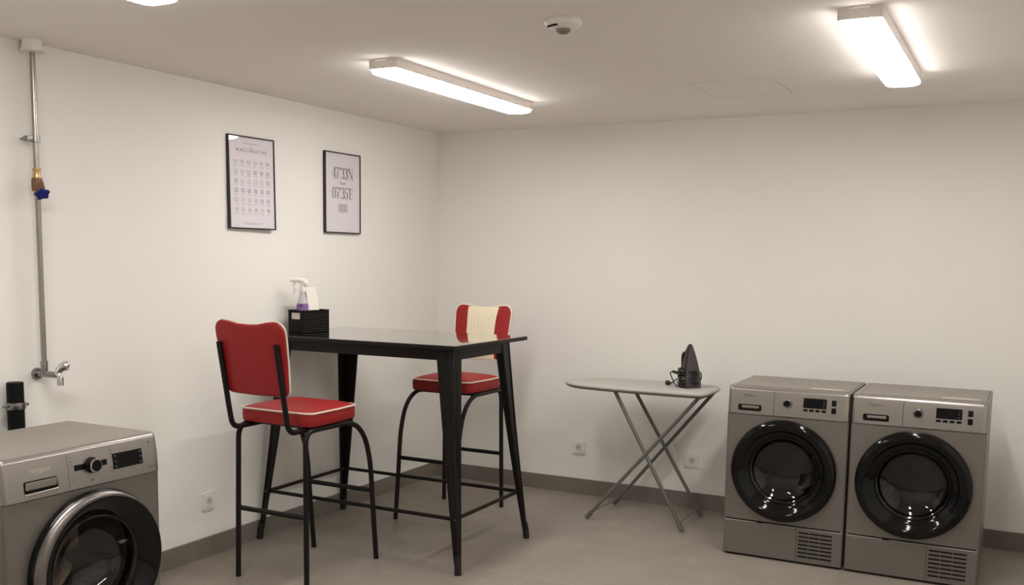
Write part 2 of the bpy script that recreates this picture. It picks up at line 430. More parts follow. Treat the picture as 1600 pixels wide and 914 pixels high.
# ------------------------------------------------------------------ motion / smoke sensor
t = thing('ceiling_sensor', 'small round white sensor on the ceiling between the lamps', 'sensor', (2.01, -2.49, H))
b = B(); lathe(b, [(0.0, 0), (0.060, 0), (0.064, -0.006), (0.064, -0.012), (0.056, -0.022), (0.034, -0.030), (0.0, -0.031)], 'Z'); obj('sensor_body', b, M['white_plastic'], t)
b = B(); lathe(b, [(0.0, -0.029), (0.026, -0.030), (0.024, -0.038), (0.014, -0.045), (0.0, -0.047)], 'Z'); obj('sensor_lens', b, M['sensor_grey'], t)
b = B()
for a in (222, 236, 250, 258, 266):
    r = 0.052; x, y = r*math.cos(math.radians(a)), r*math.sin(math.radians(a))
    box(b, x-0.005, x+0.005, y-0.0025, y+0.0025, -0.0275, -0.022, bev=0.0008)
obj('vent_slots', b, M['dark_gap'], t)

# ------------------------------------------------------------------ wall sockets
def socket(loc, rz, label):
    t = thing('wall_socket', label, 'socket', loc, rz, 'white wall sockets')
    b = B(); prism(b, rrect(-0.042, 0.042, -0.042, 0.042, 0.004), -0.009, 0); prism(b, rrect(-0.030, 0.030, -0.030, 0.030, 0.004), -0.012, -0.009)
    obj('cover_plate', b, M['white_plastic'], t)
    b = B(); prism(b, [(-0.019, 0.004), (-0.010, 0.019), (0.010, 0.019), (0.019, 0.004), (0.019, -0.004), (0.010, -0.019), (-0.010, -0.019), (-0.019, -0.004)], -0.0125, -0.0119)
    obj('socket_recess', b, M['socket_recess'], t)
    b = B()
    for x, z in ((-0.0095, 0), (0.0095, 0), (0, 0.005)):
        prism(b, [(x+0.0026*math.cos(k*PI/4), z+0.0026*math.sin(k*PI/4)) for k in range(8)], -0.0130, -0.0120)
    obj('pin_holes', b, M['dark_gap'], t)
    return t
s0 = socket((1.041, 0, 0.293), 0, 'white square wall socket on the back wall left of the ironing board')
dup(s0, (1.768, 0, 0.288), 0, 'white square wall socket on the back wall behind the ironing board legs')
dup(s0, (0, -2.131, 0.272), PI/2, 'white square wall socket on the left wall between washing machine and front chair')

# ------------------------------------------------------------------ posters
def poster(loc, w, h, label, draw, turn=0.0, lean=0.0):
    t = thing('framed_poster', label, 'poster', loc, PI/2+turn, 'framed posters on the left wall'); t.rotation_euler[0] = lean
    fw, d = 0.0062, 0.019
    b = B()
    for x0, x1, z0, z1 in ((-w/2, w/2, h/2-fw, h/2), (-w/2, w/2, -h/2, -h/2+fw), (-w/2, -w/2+fw, -h/2+fw, h/2-fw), (w/2-fw, w/2, -h/2+fw, h/2-fw)):
        box(b, x0, x1, -d, -0.001, z0, z1, bev=0.0008, seg=1)
    obj('frame', b, M['frame_black'], t, smooth=False)
    b = B(); box(b, -w/2+fw, w/2-fw, -0.013, -0.004, -h/2+fw, h/2-fw); p = obj('paper', b, M['paper'], t, smooth=False)
    b = B(); draw(b, -0.0131)
    obj('print', b, [M['ink'], M['ink_dark'], M['ink_light'], M['ink_pink']], p, smooth=False)
    b = B(); box(b, -w/2+fw, w/2-fw, -0.0165, -0.0160, -h/2+fw, h/2-fw); obj('glass', b, M['poster_glass'], t, smooth=False)
    return t
def draw_laundry(b, Y):
    y0, y1 = Y-0.0004, Y
    for x0, x1 in ((-0.055, -0.012), (-0.009, 0.018), (0.021, 0.055)): stroke(b, [(x0, 0.190), (x1, 0.190)], 0.003, y0, y1, 2)
    stroke(b, [(-0.010, 0.172), (0.010, 0.172)], 0.004, y0, y1, 2)
    text_into(b, 'WASCHKÜCHE', 0.024, 0.0, 0.156, Y-0.0002, sx=0.95, space=1.55, mi=1)
    def ring(cx, cz, r, wd, mi=0): stroke(b, [(cx+r*math.cos(k*PI/6), cz+r*math.sin(k*PI/6)) for k in range(13)], wd, y0, y1, mi)
    def tub(x, z, s): stroke(b, [(x-s, z+s*.7), (x-s*.75, z-s*.7), (x+s*.75, z-s*.7), (x+s, z+s*.7)], .0015, y0, y1); stroke(b, [(x-s, z+s*.35), (x-s*.5, z+s*.55), (x, z+s*.35), (x+s*.5, z+s*.55), (x+s, z+s*.35)], .0012, y0, y1)
    def tri(x, z, s): stroke(b, [(x-s, z-s*.8), (x, z+s*.8), (x+s, z-s*.8), (x-s, z-s*.8)], .0015, y0, y1)
    def sq(x, z, s): stroke(b, [(x-s*.85, z-s*.8), (x-s*.85, z+s*.8), (x+s*.85, z+s*.8), (x+s*.85, z-s*.8), (x-s*.85, z-s*.8)], .0015, y0, y1)
    def iron(x, z, s): stroke(b, [(x-s, z-s*.6), (x-s*.5, z+s*.2), (x+s*.8, z+s*.2), (x+s, z-s*.6), (x-s, z-s*.6)], .0015, y0, y1); stroke(b, [(x-s*.4, z+s*.2), (x-s*.2, z+s*.65), (x+s*.7, z+s*.65)], .0015, y0, y1)
    def cross(x, z, s): stroke(b, [(x-s, z-s*.8), (x+s, z+s*.8)], .0013, y0, y1); stroke(b, [(x-s, z+s*.8), (x+s, z-s*.8)], .0013, y0, y1)
    def dots(x, z, n, d=.0042): 
        for k in range(n): ring(x+(k-(n-1)/2)*d, z, .0008, .0012)
    s = 0.0105
    for r in range(6):
        for c in range(6):
            x = -0.110+c*0.0445; z = 0.100-r*0.0462
            if r == 0: tub(x, z, s); dots(x, z-.001, 1+c % 3) if c < 5 else cross(x, z, s)
            elif r == 1:
                tub(x, z, s)
                if c > 2: cross(x, z, s)
                stroke(b, [(x-.008, z-.011), (x+.008, z-.011)], .0013, y0, y1)
            elif r == 2: (tri if c < 3 else sq)(x, z, s); (cross(x, z, s) if c in (0, 5) else None)
            elif r == 3: sq(x, z, s); ring(x, z, s*.72, .0014); dots(x, z, c % 4)
            elif r == 4: (ring(x, z, s*.85, .0015) if c in (1, 2, 3) else sq(x, z, s)); (cross(x, z, s) if c > 3 else dots(x, z, c))
            else: (iron(x, z, s) if c in (0, 3, 4, 5) else ring(x, z, s*.85, .0015)); (cross(x, z, s) if c == 5 else dots(x, z-.002, c % 4))
            q = .009+.003*((r*7+c*5) % 3)
            stroke(b, [(x-q, z-.0185), (x+q, z-.0185)], .0022, y0, y1, 2)
            if (r+c) % 3 == 0: stroke(b, [(x-q*.6, z-.0225), (x+q*.6, z-.0225)], .0018, y0, y1, 2)
    stroke(b, [(-0.075, -0.197), (0.075, -0.197)], .0024, y0, y1, 2); stroke(b, [(-0.035, -0.2025), (0.035, -0.2025)], .002, y0, y1, 2)
def draw_coords(b, Y):
    y0, y1 = Y-0.0004, Y
    TH, TN = .0085, .0026
    def G(ch, x, z, h):
        w = h*.5
        def S_(pts, wd): stroke(b, [(x+u*h, z+v*h) for u, v in pts], wd, y0, y1, 0)
        def arc(cx, cz, rx, rz, a0, a1, wmax):
            n = 14; P = []; W = []
            for k in range(n+1):
                a = math.radians(a0+(a1-a0)*k/n); P.append((cx+rx*math.cos(a), cz+rz*math.sin(a)))
                if k < n: W.append(TN+(wmax-TN)*abs(math.cos(math.radians(a0+(a1-a0)*(k+.5)/n)))**1.3)
            S_(P, W)
        if ch == '4': S_([(0, .28), (.36, 1)], TN*1.2); S_([(0, .28), (.52, .28)], TN); S_([(.38, 0), (.38, 1)], TH); S_([(.26, 0), (.5, 0)], TN); return .56
        if ch == '7': S_([(0, .96), (.48, .96)], TH*.7); S_([(.48, .95), (.28, .55), (.22, 0)], [TN*1.3, TH]); S_([(0, .96), (0, .8)], TN); return .54
        if ch == '3': arc(.2, .76, .2, .22, 150, -85, TH); arc(.2, .27, .24, .27, 85, -150, TH); return .54
        if ch == '0': arc(.22, .5, .22, .5, 0, 360, TH); return .56
        if ch == '5': S_([(.08, .98), (.42, .98)], TH*.7); S_([(.08, .98), (.06, .55)], TN); arc(.2, .3, .24, .3, 130, -150, TH); return .54
        if ch == 'N': S_([(.06, 0), (.06, 1)], TN); S_([(.06, 1), (.54, 0)], TH); S_([(.54, 0), (.54, 1)], TN); S_([(-.02, 1), (.1, 1)], TN); S_([(-.02, 0), (.14, 0)], TN); S_([(.46, 1), (.62, 1)], TN); return .66
        if ch == 'E': S_([(.1, 0), (.1, 1)], TH); S_([(0, 1), (.46, 1), (.46, .8)], TN); S_([(0, 0), (.46, 0), (.46, .2)], TN); S_([(.1, .52), (.36, .52)], TN); S_([(.36, .42), (.36, .62)], TN); return .58
        if ch == '°': arc(.1, .88, .085, .1, 0, 360, TN*1.3); return .24
        if ch == "'": S_([(.06, 1), (.04, .78)], TH*.6); return .14
        return .3
    for s, z in (("47°33'N", 0.080), ("07°35'E", -0.030)):
        h = 0.060; wid = sum({'4': .56, '7': .54, '3': .54, '0': .56, '5': .54, 'N': .66, 'E': .58, '°': .24, "'": .14}[c] for c in s)*h
        x = -wid/2
        for ch in s: x += G(ch, x, z, h)*h
    text_into(b, 'basel', 0.028, 0.0, 0.056, Y-0.0002, sx=0.95, mi=0)
    # small pale pink block of fine lines under the numbers
    prism(b, [(-.042, -.106), (.042, -.106), (.042, -.060), (-.042, -.060)][::-1], y0+.0002, y1, 3)
    for k in range(5): stroke(b, [(-.039+.002*(k % 2), -.065-.009*k), (.039-.003*(k % 3), -.065-.009*k)], .0012, y0, y1, 2)
poster((0.005, -1.803, 1.814), 0.322, 0.452, 'black-framed laundry symbol chart poster on the left wall', draw_laundry, math.radians(-2.0), math.radians(-0.9))
poster((0, -1.052, 1.812), 0.328, 0.446, 'black-framed white poster with map coordinates, nearest the room corner', draw_coords)

# ------------------------------------------------------------------ water pipe, valve and tap on the left wall
PY = -3.050; PXO = 0.048
t = thing('water_pipe', 'thin galvanised water pipe with shut-off valve and tap on the left wall', 'pipe', (PXO, PY, 1.0))
b = B(); tube(b, [(0, 0, H-0.03-1.0), (0, 0, 0.772)], 0.0105, 16); tube(b, [(0, 0, 0.685), (0, 0, 0.0)], 0.0105, 16)
lathe(b, [(0.0, 0.012), (0.014, 0.012), (0.014, 0.035), (0.0, 0.035)], 'Z'); obj('pipe_run', b, M['galv'], t)
b = B(); lathe(b, [(0.0, H-1.0), (0.036, H-1.0), (0.039, H-1.034), (0.044, H-1.036), (0.044, H-1.041), (0.040, H-1.044), (0.016, H-1.045), (0.0, H-1.045)], 'Z', seg=32); obj('ceiling_collar', b, M['white_plastic'], t)
b = B(); lathe(b, [(0.0118, 0.880), (0.0165, 0.880), (0.0165, 0.906), (0.0118, 0.906)], 'Z', closed=True)
box(b, -0.020, 0.006, -0.040, -0.012, 0.883, 0.903, bev=0.003); tube(b, [(-PXO, -0.026, 0.893), (-0.012, -0.026, 0.893)], 0.005)
obj('pipe_clamp', b, M['soft_chrome'], t)
v = obj('valve_body', (lambda b: (lathe(b, [(0.0, 0.745), (0.019, 0.745), (0.021, 0.728), (0.021, 0.705), (0.018, 0.695), (0.0, 0.695)], 'Z', seg=24), tube(b, [(0.004, 0.004, 0.725), (0.020, 0.000, 0.703), (0.030, -0.004, 0.694)], [0.018, 0.016, 0.013], 16), b)[-1])(B()), M['bronze'], t)
for z0, z1 in ((0.745, 0.782), (0.676, 0.697)):
    b = B(); lathe(b, [(0.0, z0), (0.0155, z0), (0.0155, z0+0.008), (0.013, (z0+z1)/2), (0.0155, z1-0.008), (0.0155, z1), (0.0, z1)], 'Z', seg=6+18); obj('brass_nut', b, M['brass'], v)
# blue lobed hand wheel on the slanting stem
b = B(); tube(b, [(0.028, -0.003, 0.695), (0.040, -0.010, 0.683)], 0.005, 10, mi=0)
ax = Vector((0.71, -0.28, -0.77)).normalized(); u = ax.cross(Vector((0, 0, 1))).normalized(); vv = ax.cross(u)
c0 = Vector((0.036, -0.008, 0.687)); N = 60; rings = []
for dd, sc in ((0.0, 0.55), (0.001, 0.93), (0.006, 1.0), (0.010, 0.93), (0.012, 0.6)):
    rings.append([b.verts.new(c0+ax*dd+(u*math.cos(2*PI*k/N)+vv*math.sin(2*PI*k/N))*(0.0260+0.0038*math.cos(5*2*PI*k/N))*sc) for k in range(N)])
for a, c in zip(rings[:-1], rings[1:]):
    for k in range(N): b.faces.new((a[k], a[(k+1) % N], c[(k+1) % N], c[k]))
b.faces.new(rings[0][::-1]); b.faces.new(rings[-1]); obj('hand_wheel', b, M['blue'], t)
# tap at the bottom
b = B(); lathe(b, [(0.0, -PXO), (0.024, -PXO), (0.024, -PXO+0.010), (0.019, -PXO+0.016), (0.0, -PXO+0.016)], 'X', (0, 0, -0.018), 24)
tube(b, [(-PXO+0.01, 0, -0.018), (0.062, 0.012, -0.018)], 0.0125, 16); tube(b, [(0, 0, 0.013), (0, 0, -0.018)], 0.013, 16)
obj('tap_body', b, M['soft_chrome'], t)
b = B(); tube(b, spline([(0.056, 0.010, -0.016), (0.068, 0.013, -0.018), (0.073, 0.014, -0.028), (0.073, 0.014, -0.058)], 5), [0.011]*5+[0.0120]*5+[0.0128]*6, 16); obj('tap_spout', b, M['chrome'], t)
b = B(); tube(b, spline([(0.060, 0.011, -0.012), (0.070, 0.022, 0.008), (0.084, 0.038, 0.020), (0.092, 0.046, 0.020)], 5), [0.011, 0.012, 0.013, 0.014, 0.0155, 0.017, 0.018, 0.019, 0.020, 0.020, 0.019, 0.018, 0.016, 0.014, 0.011, 0.006], 16); obj('tap_lever', b, M['chrome'], t)

# ------------------------------------------------------------------ black drain pipe
t = thing('drain_pipe', 'short thick black drain pipe with steel clamp behind the washing machine', 'pipe', (0.052, -3.185, 0))
b = B(); lathe(b, [(0.0, 0.0), (0.031, 0.0), (0.031, 0.962), (0.029, 0.965), (0.0, 0.965)], 'Z', seg=32); obj('pipe_run', b, M['pipe_black'], t)
b = B(); lathe(b, [(0.0315, 0.862), (0.0355, 0.862), (0.0370, 0.870), (0.0370, 0.880), (0.0355, 0.888), (0.0315, 0.888)], 'Z', seg=32, closed=True)
for s in (-1, 1): box(b, -0.008, 0.008, s*0.044-0.008, s*0.044+0.008, 0.870, 0.880, bev=0.002); tube(b, [(-0.010, s*0.046, 0.875), (0.012, s*0.046, 0.875)], 0.004, 8)
obj('pipe_clamp', b, M['soft_chrome'], t)

# ------------------------------------------------------------------ tumble dryers / washing machine
def front_with_hole(bm, x0, x1, z0, z1, cx, cz, r, y, n=64, mi=0):
    """flat front with a round opening"""
    outer, inner = [], []
    for k in range(n):
        a = 2*PI*(k+0.5)/n; dx, dz = math.cos(a), math.sin(a)
        ts = []
        if dx > 1e-9: ts.append((x1-cx)/dx)
        if dx < -1e-9: ts.append((x0-cx)/dx)
        if dz > 1e-9: ts.append((z1-cz)/dz)
        if dz < -1e-9: ts.append((z0-cz)/dz)
        q = min(ts); outer.append([cx+dx*q, cz+dz*q]); inner.append((cx+dx*r, cz+dz*r))
    for X, Z in ((x0, z0), (x0, z1), (x1, z0), (x1, z1)):
        i = min(range(n), key=lambda i: (outer[i][0]-X)**2+(outer[i][1]-Z)**2); outer[i] = [X, Z]
    vo = [bm.verts.new((u, y, v)) for u, v in outer]; vi = [bm.verts.new((u, y, v)) for u, v in inner]; vb = [bm.verts.new((u, y+0.03, v)) for u, v in inner]
    for k in range(n):
        j = (k+1) % n
        bm.faces.new((vo[k], vo[j], vi[j], vi[k])).material_index = mi
        bm.faces.new((vi[k], vi[j], vb[j], vb[k])).material_index = mi
def shell(bm, W, D, z0, z1, r=0.012, y0=0.0, front=True):
    """side, back, bottom and top skins with rounded front verticals; front left open"""
    n = 6; P = []
    P += [(W/2, y0+D), (W/2, y0+r)] + [(W/2-r+r*math.cos(a), y0+r-r*math.sin(a)) for a in [PI/2*k/n for k in range(1, n+1)]]
    Q = [(-x, y) for x, y in P]
    def wall(L):
        a = [bm.verts.new((x, y, z0)) for x, y in L]; c = [bm.verts.new((x, y, z1)) for x, y in L]
        for k in range(len(L)-1): bm.faces.new((a[k], a[k+1], c[k+1], c[k]))
    wall(P); wall(Q); wall([(W/2, y0+D), (-W/2, y0+D)])
    for z in (z0, z1):
        vs = [bm.verts.new((x, y, z)) for x, y in P+Q[::-1]]; bm.faces.new(vs)
def fascia(bm, W, z0, z1, y, tilt=0.010, depth=0.03, r=0.016):
    """control panel: slightly leaning front rolled over at the top and the ends"""
    n = 7; prof = [(y, z0), (y+0.0004, z0+0.003)]
    prof = [(y+0.003, z0), (y, z0+0.004), (y+tilt*0.35, (z0+z1)/2)]
    for k in range(n+1):
        a = PI/2*k/n; prof.append((y+tilt+r-r*math.cos(a), z1-r+r*math.sin(a)))
    prof.append((y+tilt+depth, z1))
    xs = []
    rr = 0.020
    for k in range(7):
        a = PI/2*k/6; xs.append((-W/2+rr-rr*math.cos(a), rr-rr*math.sin(a)))
    xs = xs+[(-x, d) for x, d in xs[::-1]]
    grid = [[bm.verts.new((x, py+d*0.8, pz)) for x, d in xs] for py, pz in prof]
    for a, c in zip(grid[:-1], grid[1:]):
        for k in range(len(xs)-1): bm.faces.new((a[k], a[k+1], c[k+1], c[k]))
    # closed back
    back = [[bm.verts.new((sx, y+tilt+depth+0.02, pz)) for sx in (-W/2, W/2)] for pz in (z0, z1)]
    for side in (0, -1):
        col = [g[side] for g in grid]; bm.faces.new(col+[back[1][0 if side == 0 else 1], back[0][0 if side == 0 else 1]])
    bm.faces.new([back[0][0], back[0][1], back[1][1], back[1][0]])
    bm.faces.new(grid[0]+[back[0][1], back[0][0]]); bm.faces.new(grid[-1]+[back[1][1], back[1][0]])
def fy(y, z, z0, z1, tilt=0.010, r=0.016):
    """front surface of the fascia at height z"""
    zm = (z0+z1)/2
    if z < zm: return y+tilt*0.35*max(0, z-z0-0.004)/(zm-z0-0.004)
    return y+tilt*(0.35+0.65*min(1, (z-zm)/(z1-r-zm)))
def hug(bm, F, yref):
    """lay a piece built at depth yref onto the leaning panel front"""
    for v in bm.verts: v.co.y += F(v.co.z)-yref
def seam(bm, x0, x1, za, zb, F, n=10):
    P = [(F(za+(zb-za)*k/n), za+(zb-za)*k/n) for k in range(n+1)]
    prism(bm, [(y, z) for y, z in P]+[(y+0.004, z) for y, z in P[::-1]], x0, x1, plane='YZ')
def logo(bm, cx, cz, y, size, mi=0):
    text_into(bm, 'Whirlpool', size, cx, cz, y, sx=0.92, mi=mi, depth=0.0006)
    # swoosh ring crossing the word
    stroke(bm, [(cx-size*0.55+size*0.75*math.cos(a), cz-size*0.15+size*0.42*math.sin(a)) for a in [math.radians(q) for q in range(200, 470, 18)]], [size*0.03+size*0.05*abs(math.sin(k/5)) for k in range(15)], y-0.0003, y+0.0003, mi)

def drum_cavity(t, cx, cz, r, y0, depth, name='drum'):
    b = B()
    lathe(b, Open([(r+0.004, y0), (r, y0+0.01), (r+0.02, y0+0.05), (r+0.025, y0+depth*0.9), (r-0.02, y0+depth), (0.05, y0+depth-0.012), (0.045, y0+depth-0.03), (0.0, y0+depth-0.034)]), 'Y', (cx, 0, cz), 56)
    d = obj(name, b, M['drum'], t)
    for k in range(3):
        a = math.radians(100+120*k); b = B()
        rr = r+0.012
        p = Vector((cx+rr*math.cos(a), 0, cz+rr*math.sin(a))); inn = Vector((cx, 0, cz))-p; inn.normalize(); tn = Vector((-inn.z, 0, inn.x))
        vs = []
        for yy, hh in ((y0+0.06, 0.02), (y0+depth*0.86, 0.045)):
            vs.append([b.verts.new(p+tn*s*0.03+inn*h+Vector((0, yy, 0))) for s, h in ((-1, -0.004), (-0.35, hh), (0.35, hh), (1, -0.004))])
        for i in range(3): b.faces.new((vs[0][i], vs[0][i+1], vs[1][i+1], vs[1][i]))
        b.faces.new(vs[0]); b.faces.new(vs[1])
        obj('drum_paddle', b, M['drum'], d)
    return d

DW, DH, DD = 0.574, 0.85, 0.52
def dryer(loc, label):
    t = thing('tumble_dryer', label, 'dryer', loc, 0, 'tumble dryers by the back wall')     # origin: front bottom centre, front faces -y
    L = -DW/2; zc = 0.715
    b = B(); shell(b, DW, DD-0.002, 0.012, zc-0.0015, y0=0.003); box(b, L, -L, 0.050, DD+0.001, zc-0.002, DH-0.023)
    front_with_hole(b, L+0.012, -L-0.012, 0.188, zc-0.002, -0.0045, 0.452, 0.205, 0.003)
    obj('body', b, M['silver'], t, angle=30)
    b = B(); box(b, L+0.006, -L-0.006, 0.03, DD-0.05, 0.0, 0.014); obj('plinth_foot', b, M['dark_gap'], t)
    # lid with a raised inner field
    b = B(); box(b, L, -L, 0.028, DD, DH-0.024, DH, bev=0.004); obj('lid', b, M['silver_lid'], t)
    lid = [o for o in kids(t) if o.name.startswith('lid')][0]
    b = B(); prism(b, rrect(L+0.0265, -L-0.0085, 0.0415, DD-0.0085, 0.008), DH-0.001, DH+0.0005, plane='XY'); obj('lid_groove', b, M['lid_groove'], lid)
    b = B(); prism(b, rrect(L+0.030, -L-0.012, 0.045, DD-0.012, 0.006), DH-0.001, DH+0.0018, plane='XY'); obj('lid_inlay', b, M['silver_lid'], lid)
    b = B(); prism(b, rrect(0.091, 0.243, 0.100, 0.116, 0.001), DH+0.0017, DH+0.0024, plane='XY'); obj('sticker', b, M['sticker'], lid, smooth=False)
    # lower service panel and vent
    b = B(); box(b, L+0.003, -L-0.003, 0.001, 0.03, 0.010, 0.182, bev=0.006, seg=3); sp = obj('service_panel', b, M['silver'], t)
    b = B(); box(b, L+0.358, L+0.3595, 0.0002, 0.003, 0.018, 0.178); obj('panel_seam', b, M['dark_gap'], sp, smooth=False)
    b = B()
    for k in range(7):
        z = 0.158-k*0.0195
        for x0, x1 in ((0.368, 0.416), (0.418, 0.468), (0.470, 0.526)):
            box(b, L+x0, L+x1, 0.0004, 0.003, z-0.0050, z+0.0036, bev=0.0008, seg=1)
    obj('vent_slots', b, M['dark_gap'], sp, smooth=False)
    b = B()
    for k in range(7):
        z = 0.158-k*0.0195; box(b, L+0.368, L+0.526, -0.0012, 0.003, z-0.0092, z-0.0050, bev=0.001)
    obj('vent_louvres', b, M['silver'], sp)
    b = B(); box(b, L+0.166, L+0.196, -0.001, 0.006, 0.179, 0.184); obj('release_notch', b, M['dark_gap'], sp, smooth=False)
    # control panel
    b = B(); fascia(b, DW-0.002, zc, DH-0.003, 0.0); cp = obj('control_panel', b, M['silver_panel'], t, angle=50)
    F = lambda z: fy(0.0, z, zc, DH-0.003)-0.0005
    b = B(); seam(b, L+0.2235, L+0.2255, zc+0.004, DH-0.019, F)
    obj('panel_seam', b, M['dark_gap'], cp, smooth=False)
    b = B(); logo(b, L+0.104, 0.808, 0, 0.0165); hug(b, F, 0); obj('brand_lettering', b, M['logo_dark'], cp, smooth=False)
    # recessed handle of the water drawer
    yh = F(0.752)
    b = B(); prism(b, rrect(L+0.052, L+0.166, 0.733, 0.764, 0.008), yh-0.0010, yh+0.003); h = obj('drawer_recess', b, M['dark_gap'], cp, smooth=False)
    b = B(); box(b, L+0.070, L+0.154, yh-0.0030, yh+0.002, 0.7455, 0.7585, bev=0.0025); obj('drawer_grip', b, M['silver_panel'], h)
    # knob
    yk = F(0.785); kx = L+0.289; kz = 0.783
    b = B(); lathe(b, [(0.0, yk+0.002), (0.0225, yk+0.002), (0.0225, yk-0.004), (0.0205, yk-0.010), (0.0165, yk-0.0115), (0.0, yk-0.0115)], 'Y', (kx, 0, kz), 40); k_ = obj('knob', b, M['soft_chrome'], cp)
    b = B(); lathe(b, [(0.0, yk-0.010), (0.0155, yk-0.0105), (0.015, yk-0.0145), (0.0, yk-0.015)], 'Y', (kx, 0, kz), 40); obj('knob_cap', b, M['black_plastic'], k_)
    # display and keys
    yd = F(0.79)
    b = B(); prism(b, rrect(L+0.363, L+0.470, 0.768, 0.815, 0.002), yd-0.0012, yd+0.003); hug(b, F, yd); dd = obj('display', b, M['display'], cp, smooth=False)
    b = B()
    for z in (0.803, 0.792, 0.777): prism(b, [(L+0.456, z-0.002), (L+0.461, z-0.002), (L+0.461, z+0.002), (L+0.456, z+0.002)], yd-0.0016, yd-0.001)
    hug(b, F, yd)
    obj('display_icons', b, M['icon_grey'], dd, smooth=False)
    for k in range(4):
        b = B(); x = L+0.374+k*0.0282; y = F(0.757); prism(b, rrect(x-0.0100, x+0.0100, 0.7515, 0.7625, 0.002), y-0.0016, y+0.003); kk = obj('key', b, M['black_plastic'], cp, smooth=False)
    for z in (0.799, 0.763):
        b = B(); x = L+0.5035; y = F(z); prism(b, rrect(x-0.0105, x+0.0105, z-0.0135, z+0.0135, 0.003), y-0.0020, y+0.003); hug(b, F, y); obj('key', b, M['black_plastic'], cp, smooth=False)
    # door
    cx, cz = -0.0045, 0.452
    b = B(); lathe(b, [(0.246, 0.004), (0.2505, -0.006), (0.2500, -0.019), (0.244, -0.031), (0.233, -0.039), (0.219, -0.0405), (0.205, -0.035), (0.195, -0.024), (0.187, -0.015), (0.177, -0.012), (0.166, -0.006), (0.159, 0.006), (0.170, 0.010)], 'Y', (cx, 0, cz), 96, closed=True)
    dr = obj('door', b, M['black_gloss'], t, angle=60)
    b = B(); lathe(b, Open([(0.163, -0.001), (0.156, -0.001), (0.148, 0.012), (0.136, 0.026), (0.108, 0.038), (0.07, 0.045), (0.035, 0.0475), (0.0, 0.048)]), 'Y', (cx, 0, cz), 72); obj('door_glass', b, M['door_glass'], dr, angle=60)
    b = B(); lathe(b, [(0.1640, -0.0060), (0.1600, -0.0075), (0.1580, -0.0050), (0.1610, -0.0020)], 'Y', (cx, 0, cz), 72, closed=True); obj('glass_rim', b, M['black_plastic'], dr)
    drum_cavity(t, cx, cz, 0.188, 0.056, 0.40)
    b = B(); lathe(b, Open([(0.205, 0.004), (0.202, 0.045), (0.192, 0.058)]), 'Y', (cx, 0, cz), 56); obj('door_seal', b, M['rubber'], t)
    return t
DY = -0.812
d1 = dryer((2.178+DW/2, DY, 0), 'silver front-loading tumble dryer beside the ironing board')
dup(d1, (2.761+DW/2, DY, 0), 0, 'silver front-loading tumble dryer furthest right, right of the other dryer')

